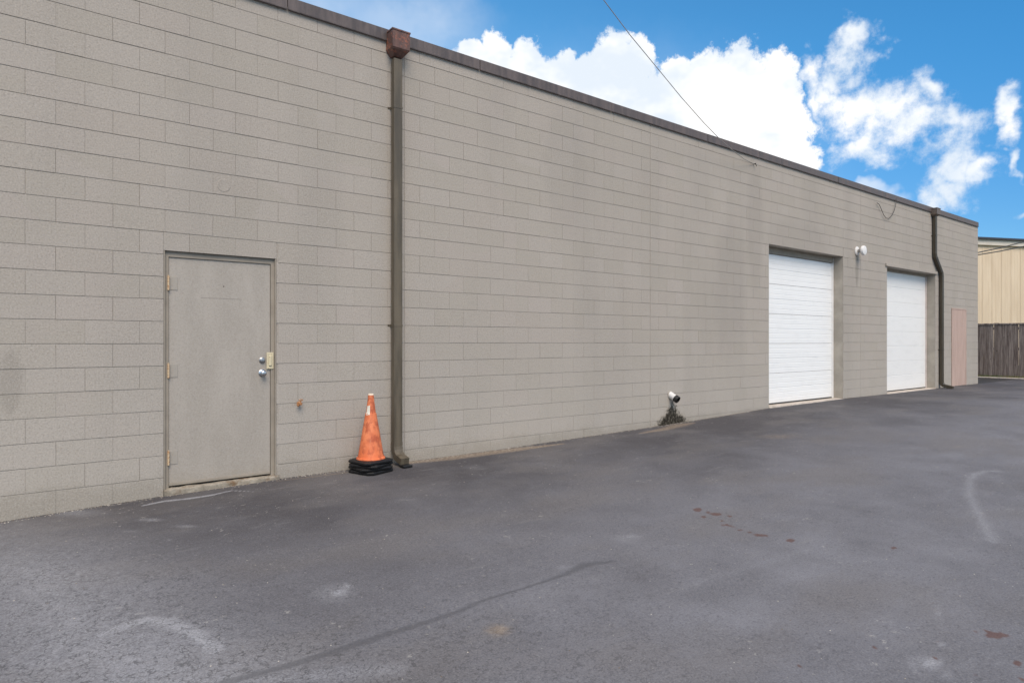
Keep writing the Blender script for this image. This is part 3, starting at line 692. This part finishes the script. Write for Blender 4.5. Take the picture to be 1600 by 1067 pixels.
# ------------------------------------------------------------------ small fixtures on the wall
def fixture(name, loc, label, cat):
    e = empty(name, loc); tag(e, label, cat); return e
xl, zl = wx(1338), EYE+1.99
fx = fixture('wall_light', (xl, 0, zl), 'white round twin-disc light fixture high between the two garage doors', 'light fixture')
bm = bmesh.new(); lathe(bm, [(0, .001), (0, .098), (.016, .098), (.026, .085), (.030, .05), (.030, 0)], (0, -.004, 0), (0, -1, 0), 28); bmobj('mount_plate', bm, M['pvc'], fx, True, angle=40)
bm = bmesh.new(); lathe(bm, [(0, .042), (.085, .042)], (0, -.032, 0), (0, -1, 0), 20); bmobj('stem', bm, M['brass'], fx, True)
bm = bmesh.new(); lathe(bm, [(0, .001), (0, .08), (.012, .104), (.045, .106), (.060, .098), (.066, .08), (.066, 0)], (0, -.115, 0), (0, -1, 0), 32); bmobj('lamp_disc', bm, M['pvc'], fx, True, angle=40)
xo, zo = wx(1046.5), EYE-(617-533.5)/F*10.28
fo = fixture('outlet_pipe', (xo, 0, zo), 'stubby white outlet pipe with black open end above the mouldy stain', 'pipe')
d = Vector((.02, -.14, -.078)).normalized(); p0 = Vector((0, .01, .012))
bm = bmesh.new(); lathe(bm, [(0, .050), (.118, .052), (.122, .054)], p0, p0+d, 24); bmobj('pipe_body', bm, M['pvc'], fo, True, angle=40)
bm = bmesh.new(); lathe(bm, [(.110, .054), (.112, .057), (.172, .057), (.174, .054), (.174, .046), (.14, .044), (.14, 0)], p0, p0+d, 24); bmobj('black_collar', bm, M['rubber'], fo, True, angle=40)
bm = bmesh.new(); lathe(bm, [(0, .001), (0, .064), (.006, .064), (.010, .052), (.010, 0)], (0, -.002, .004), (0, -1, .004), 24); bmobj('wall_flange', bm, M['jamb'], fo, True, angle=40)
xs_, zs_ = wx(466), EYE-.635
fs = fixture('wall_spigot', (xs_, 0, zs_), 'small rusty broken water spigot on the wall right of the entrance door', 'spigot')
bm = bmesh.new(); lathe(bm, [(0, .001), (0, .020), (.004, .020), (.006, .011), (.045, .010), (.047, .017), (.062, .017), (.064, .012), (.064, 0)], (0, -.001, 0), (0, -1, 0), 12); bmobj('valve_body', bm, M['rust'], fs)
bm = bmesh.new(); cyl(bm, (0, -.052, .014), (.004, -.055, .034), .006, n=8)
for k in range(8):
    a = 2*math.pi*k/8; b_ = 2*math.pi*(k+1)/8
    cyl(bm, (.02*math.cos(a)+.004, -.055, .036+.020*math.sin(a)*.4), (.02*math.cos(b_)+.004, -.055, .036+.020*math.sin(b_)*.4), .0042, n=5)
bmobj('handle', bm, M['rust'], fs)
bm = bmesh.new(); cyl(bm, (0, -.03, -.004), (-.022, -.045, -.022), .008, .011, n=10); cyl(bm, (-.022, -.045, -.022), (-.034, -.046, -.008), .006, n=8); bmobj('spout', bm, M['rust'], fs)
bm = bmesh.new(); lathe(bm, [(0, .001), (0, .062), (.002, .062), (.004, .056), (.0035, .052), (.0035, 0)], (0, -.0012, 0), (0, -1, 0), 32)
fp = bmobj('cover_disc', bm, M['block'], None, True, loc=(wx(349), 0, EYE+1.495), angle=30)
tag(fp, 'round cover plate painted over on the blocks above the entrance door', 'cover plate')

# overhead wire: fixed to the wall top, running out over the lot and up
dark_wire = simple('black_wire', (.03, .03, .032), .6); pale_wire = simple('weathered_wire', (.30, .28, .26), .6)
Aw = at(1177, 257, F*HB/(.018923*(2098-1177)))
pa_ = Vector((Aw.x, -.03)); Bw = at(640, -480, 5.8); pb_ = Vector((Bw.x, Bw.y))
pix = [(942.8, 0), (985, 56), (1031, 111.6), (1065, 153), (1100, 192.5), (1125, 218), (1147, 237), (1163, 249)]
pts = []
for X_, Y_ in pix:
    r = Vector((RT[0]*(X_-800)/F+FW[0], RT[1]*(X_-800)/F+FW[1])); o_ = Vector((0, -DIST)); dd_ = pb_-pa_
    den = r.x*(-dd_.y)+r.y*dd_.x; q = pa_-o_; Z = (q.x*(-dd_.y)+q.y*dd_.x)/den
    pts.append(at(X_, Y_, Z))
e0 = pts[0]; d0 = (pts[0]-pts[1]).normalized()
pre = [e0+d0*s+Vector((0, 0, .012*s*s)) for s in (9, 6, 4, 2.5, 1.2)]
wire_pts = pre+pts+[Vector((Aw.x, -.012, Aw.z))]
wr = tube('overhead_wire', wire_pts, .0055, pale_wire); tag(wr, 'thin wire rising from the wall top across the white clouds', 'wire')
bm = bmesh.new(); cyl(bm, (Aw.x, -.003, Aw.z), (Aw.x, -.05, Aw.z+.004), .008, n=8); cyl(bm, (Aw.x-.012, -.045, Aw.z), (Aw.x+.03, -.045, Aw.z-.04), .006, n=6); bmobj('wire_hook', bm, M['dark'], wr)
hp = []
for X_, Y_ in [(1369, 318), (1372.4, 320.5), (1374.5, 325), (1376.6, 330), (1379.5, 337), (1383, 341.5), (1387, 342.6), (1392, 338), (1396, 330), (1398.4, 320), (1399, 312)]:
    Z = F*HB/(.018923*(2098-X_)); p = at(X_, Y_, Z); hp.append((p.x-.05, -.035, p.z))
tag(tube('loose_cable', hp, .0065, dark_wire), 'short loose cable drooping in a loop under the coping above the far garage door', 'cable')
for (ya, yb, zc_, lab) in ((395, 378, 20.9, 'upper of two dark cables crossing in front of the beige metal building'), (398.5, 385, 20.9, 'lower of two dark cables crossing in front of the beige metal building')):
    s_ = (yb-ya)/73; cp_ = [at(1380, ya-s_*147, 21), at(1450, ya-s_*77+1, 23), at(1527, ya, 25), at(1563, (ya+yb)/2+.8, 26), at(1600, yb, 27), at(1800, yb+s_*215, 31), at(2300, yb+s_*820, 38)]
    tag(tube('utility_cable', cp_, .022, dark_wire), lab, 'cable', 'utility cables beyond the building')

# ------------------------------------------------------------------ stacked traffic cones
def cone_material():
    t = mat('cone_orange', .55, 0, .4); x, y, z = t.sep(t.obj)
    n = t.noise(t.comb(x, y, t.m('MULTIPLY', z, .7)), 13, 6, .6); n2_ = t.noise(t.obj, 6, 5, .6)
    b = t.mix(t.ramp(n2_, .3, .7), (.62, .15, .055), (.78, .25, .11))
    b = t.mix(t.m('MULTIPLY', t.ramp(z, .15, .02), .4), b, (.8, .15, .04))
    b = t.mix(t.m('MULTIPLY', t.ramp(n, .46, .64), .8), b, (.38, .075, .03))
    b = t.mix(t.m('MULTIPLY', t.ramp(t.noise(t.obj, 9, 5, .7), .55, .75), .45), b, (.26, .05, .025))
    b = t.mix(t.m('MULTIPLY', t.ramp(t.noise(t.comb(t.m('MULTIPLY', x, 3), t.m('MULTIPLY', y, 3), t.m('MULTIPLY', z, .5)), 14, 5, .7), .56, .72), .35), b, (.82, .42, .24))
    b = t.mix(t.ramp(z, .672, .678), b, (.78, .66, .52))
    setc(t, b); setn(t, t.bump(n, .2, .004)); return t.mat
M['cone'] = cone_material(); M['refl'] = simple('worn_reflective', (.72, .68, .58), .5, var=.12, scale=40)
ccx, ccy = 3.0, -.245; gz = float(G(ccx, ccy))
def make_cone():
    e = empty('traffic_cone', (0, 0, 0))
    bm = bmesh.new(); prof = [(0, .150), (.006, .152), (.018, .148), (.026, .138), (.05, .131), (.48, .058), (.485, .052), (.64, .033), (.672, .031), (.686, .030), (.690, .024), (.66, .022), (.30, .085), (.02, .135)]
    lathe(bm, prof, (0, 0, 0), (0, 0, 1), 40); c = bmobj('cone_body', bm, M['cone'], e, True, angle=30)
    bm = bmesh.new(); n_ = 6
    A0 = R(176)
    def rad(z): return np.interp(z, [.05, .48, .485, .64], [.131, .058, .052, .033])+.0012
    va = [[bm.verts.new((rad(z)*math.cos(a), rad(z)*math.sin(a), z+.004*math.sin(9*a))) for a in [A0+i*R(9) for i in range(n_)]] for z in (.47, .50, .53, .565)]
    for p, q in zip(va, va[1:]):
        for k in range(n_-1): bm.faces.new((p[k], p[k+1], q[k+1], q[k]))
    bmobj('reflective_patch', bm, M['refl'], e, True)
    bm = bmesh.new(); h = .185; ch = .045   # black rubber foot, chamfered corners, raised centre
    def ring(s, z, r_=None):
        H_, C = h*s, ch*s
        return [bm.verts.new((x, y, z)) for x, y in ((H_-C, -H_), (H_, -H_+C), (H_, H_-C), (H_-C, H_), (-H_+C, H_), (-H_, H_-C), (-H_, -H_+C), (-H_+C, -H_))]
    lv = [ring(.90, -.036), ring(.985, -.030), ring(1, -.022), ring(1, -.012), ring(.97, -.006), ring(.88, -.004), ring(.84, .002), ring(.5, .004)]
    for p, q in zip(lv, lv[1:]):
        for k in range(8): bm.faces.new((p[k], p[(k+1) % 8], q[(k+1) % 8], q[k]))
    bm.faces.new(lv[0][::-1]); bm.faces.new(lv[-1])
    bmobj('rubber_base', bm, M['rubber'], e, True, angle=25); return e
labs = ['weathered orange traffic cone on top of a stack of black bases beside the downpipe',
        'second traffic cone of the stack, only its black base showing right under the orange cone',
        'third traffic cone of the stack, its black base showing low in the pile',
        'lowest traffic cone of the stack, its black base lying on the asphalt']
proto = make_cone()
for i in range(4):
    if i == 0: c = proto
    else:
        c = proto.copy(); COL.objects.link(c)
        for ch in list(proto.children):
            if ch.name.startswith('reflective'): continue
            d_ = ch.copy(); COL.objects.link(d_); d_.parent = c
            if ch.name.startswith('cone_body'): d_.scale = (.9, .9, .99)
    c.location = (ccx+(0, .003, -.002, 0)[i], ccy+(0, -.001, .002, -.003)[i], gz+.137-i*.0335)
    c.rotation_euler = (R((0, .25, -.2, 0)[i]), R((0, -.2, .25, .1)[i]), R((12, 27, 5, 19)[i]))
    tag(c, labs[i], 'traffic cone', 'traffic cones stacked by the downpipe')

# ------------------------------------------------------------------ grit, kerb, grass
V, Fc = [], []
rg = random.Random(21)
def pebble(x, y, s):
    z = float(G(x, y)); n_ = len(V); a0 = rg.uniform(0, 6.28)
    sx, sy, sz = s*rg.uniform(.7, 1.2), s*rg.uniform(.6, 1), s*rg.uniform(.35, .7)
    for k in range(5):
        a = a0+k*1.2566; V.append((x+sx*math.cos(a), y+sy*math.sin(a), z-.001+sz*rg.uniform(0, .3)))
    V.append((x, y, z+sz)); V.append((x, y, z-sz*.4))
    for k in range(5): Fc.append((n_+k, n_+(k+1) % 5, n_+5)); Fc.append((n_+(k+1) % 5, n_+k, n_+6))
for _ in range(2600):
    x = rg.uniform(-.5, 10.5); y = -abs(rg.gauss(0, .035))-.004
    if x > 3.5 and x < 5.6 and rg.random() < .6: y *= 2.6
    pebble(x, y, rg.uniform(.002, .0075))
for _ in range(700): pebble(rg.uniform(3.5, 5.4), -abs(rg.gauss(.04, .06)), rg.uniform(.0015, .006))
for _ in range(160): pebble(8.3+rg.gauss(0, .28), -abs(rg.gauss(.04, .06)), rg.uniform(.0015, .006))
for _ in range(900):
    x = rg.uniform(-.3, 9); y = -rg.uniform(.1, 5.8); pebble(x, y, rg.choice((.002, .003, .004, .006)))
mm = bpy.data.meshes.new('grit'); mm.from_pydata(V, [], Fc)
t = mat('grit', .9); setc(t, t.mix(t.ramp(t.noise(t.pos, 40, 2), .42, .6), (.13, .10, .075), (.48, .44, .38)))
tag(link('grit', mm, t.mat), 'loose pale grit and crumbs along the foot of the block wall', 'grit', kind='stuff')
boxobj('kerb', (26.35, 26.55, -30, 24, -.05, .285), M['concrete'], None, .01)['kind'] = 'structure'
V, Fc = [], []
for _ in range(5200):
    y = rg.uniform(-3, 5); x = rg.uniform(26.56, 26.84); hgt = rg.uniform(.03, .10)*(1.6 if rg.random() < .08 else 1); a = rg.uniform(0, 3.14); wd = .006
    lx, ly = rg.uniform(-.04, .04), rg.uniform(-.04, .04); n_ = len(V)
    V += [(x-wd*math.cos(a), y-wd*math.sin(a), .24), (x+wd*math.cos(a), y+wd*math.sin(a), .24), (x+lx, y+ly, .265+hgt)]; Fc.append((n_, n_+1, n_+2))
mm = bpy.data.meshes.new('grass_strip'); mm.from_pydata(V, [], Fc)
t = mat('grass_blades', .8); setc(t, t.mix(t.ramp(t.noise(t.pos, 5, 4), .4, .65), (.07, .10, .02), (.20, .17, .06)))
tag(link('grass_strip', mm, t.mat), 'short yellow-green grass at the foot of the board fence', 'grass', kind='stuff')
boxobj('verge', (26.551, 27.3, -30, 24, -.05, .25), M['soil'], None)['kind'] = 'structure'

# ------------------------------------------------------------------ board fence
def wood(name, c0, c1):
    t = mat(name, .9, 0, .2); oi = t.N.new('ShaderNodeObjectInfo'); rnd = oi.outputs['Random']
    x, y, z = t.sep(t.pos); n = t.noise(t.comb(t.m('MULTIPLY', x, 4), t.m('MULTIPLY', y, 22), t.m('ADD', z, t.m('MULTIPLY', rnd, 30))), 1.6, 8, .7)
    b = t.mix(t.ramp(n, .35, .68), c0, c1)
    b = t.mix(t.m('MULTIPLY', rnd, .45), b, (.08, .058, .05)); 
    kn = t.ramp(t.voro(t.comb(x, t.m('MULTIPLY', y, 6), t.m('MULTIPLY', z, 2.5)), 1.2), .05, .12, 1, 0)
    b = t.mix(t.m('MULTIPLY', kn, .7), b, (.03, .022, .018))
    setc(t, b); setn(t, t.bump(n, .6, .01)); return t.mat
M['wood'] = wood('weathered_board', (.13, .10, .09), (.40, .34, .30)); M['post'] = wood('weathered_post', (.12, .095, .08), (.24, .19, .15))
fe = empty('board_fence', (26.85, 1, .26)); tag(fe, 'weathered grey-brown vertical board fence in front of the beige metal building', 'fence')
FX = 26.85; GP = -.22                    # y of the tall gate post
y = GP+.075; base = bpy.data.meshes.new('fence_board')
bm = bmesh.new(); bw = .1385; box(bm, -.010, .010, 0, bw, 0, 1.84, .002); bm.to_mesh(base); bm.free(); base.materials.append(M['wood'])
def board(y_, h=1.):
    o = bpy.data.objects.new('fence_board', base); COL.objects.link(o); o.parent = fe
    o.location = (rg.uniform(-.005, .005), y_-1, .02+rg.uniform(-.012, .012)); o.rotation_euler = (rg.uniform(-.006, .006), 0, rg.uniform(-.02, .02)); o.scale = (1, rg.uniform(.975, 1.004), h)
while y < 6: board(y, rg.uniform(.99, 1.01)); y += .1395
y = GP-.075-.14
while y > -3.2: board(y, 1.); y -= .1395
def fbox(name, x0, x1, y0, y1, z0, z1, m_):
    bm = bmesh.new(); box(bm, x0-FX, x1-FX, y0-1, y1-1, z0-.26, z1-.26, .003); return bmobj(name, bm, m_, fe)
for z in (.55, 1.2, 1.9): fbox('rail', FX+.014, FX+.052, -3.3, 6, z, z+.09, M['post'])
fbox('post', FX-.04, FX+.07, GP-.06, GP+.06, .1, 2.47, M['post'])
for yy in (2.3, 4.7, -2.6): fbox('post', FX+.054, FX+.15, yy-.05, yy+.05, .1, 2.05, M['post'])
fbox('top_trim', FX-.035, FX-.016, GP+.065, 6, 2.075, 2.125, M['wood'])

# ------------------------------------------------------------------ beige metal building
t = mat('beige_siding', .6, 0, .3); x, y, z = t.sep(t.pos)
nn = t.noise(t.comb(t.m('MULTIPLY', x, 3), t.m('MULTIPLY', y, 3), t.m('MULTIPLY', z, .4)), 1.2, 6, .6)
setc(t, t.mix(t.ramp(nn, .3, .75), (.62, .50, .36), (.70, .58, .43))); M['siding'] = t.mat
P1, P2 = at(1527, 500, 33.0), at(1600, 500, 33.7); dv = (P2-P1); dv.z = 0; dv.normalize()
org = P1-dv*9; ang_ = math.atan2(dv.y, dv.x)
mb = empty('metal_building', (org.x, org.y, .25), ang_); tag(mb, 'tall beige ribbed metal building standing behind the board fence', 'building')
HT = EYE+(533.5-383)/F*33-.25; HR = EYE+(533.5-374.5)/F*33-.25; pitch = .62
pm = bpy.data.meshes.new('siding_panel'); bm = bmesh.new()
prof = [(0, 0), (.02, -.02), (.075, -.02), (.095, 0), (.25, 0), (.26, -.005), (.285, -.005), (.295, 0), (.43, 0), (.44, -.005), (.465, -.005), (.475, 0), (pitch-.004, 0), (pitch-.004, .05), (0, .05)]
L = [bm.verts.new((a, b, 0)) for a, b in prof]; Q = [bm.verts.new((a, b, HT)) for a, b in prof]
for k in range(len(prof)):
    j = (k+1) % len(prof); bm.faces.new((L[k], L[j], Q[j], Q[k]))
bm.faces.new(L[::-1]); bm.faces.new(Q); bmesh.ops.recalc_face_normals(bm, faces=bm.faces); bm.to_mesh(pm); bm.free(); pm.materials.append(M['siding'])
for k in range(46):
    o = bpy.data.objects.new('siding_panel', pm); COL.objects.link(o); o.parent = mb; o.location = (k*pitch, 0, 0)
Lb = 46*pitch
M['fascia'] = simple('cream_fascia', (.62, .57, .49), .5, var=.06, scale=2)
boxobj('wall', (0, Lb, .06, 10, 0, HT), M['siding'], mb)
boxobj('fascia', (-.1, Lb+.1, -.13, 10, HT+.002, HR), M['fascia'], mb)
rf = boxobj('roof', (-.3, Lb+.3, -.25, 10.3, HR+.002, HR+.10), simple('dark_roof', (.035, .035, .045), .4), mb)
for k in range(14): 
    bm = bmesh.new(); box(bm, k*2.03, k*2.03+1.95, .2, 3.6, HR+.13, HR+.165); bmobj('solar_panel', bm, simple('panel_glass', (.02, .025, .05), .15) if k == 0 else bpy.data.materials['panel_glass'], rf)
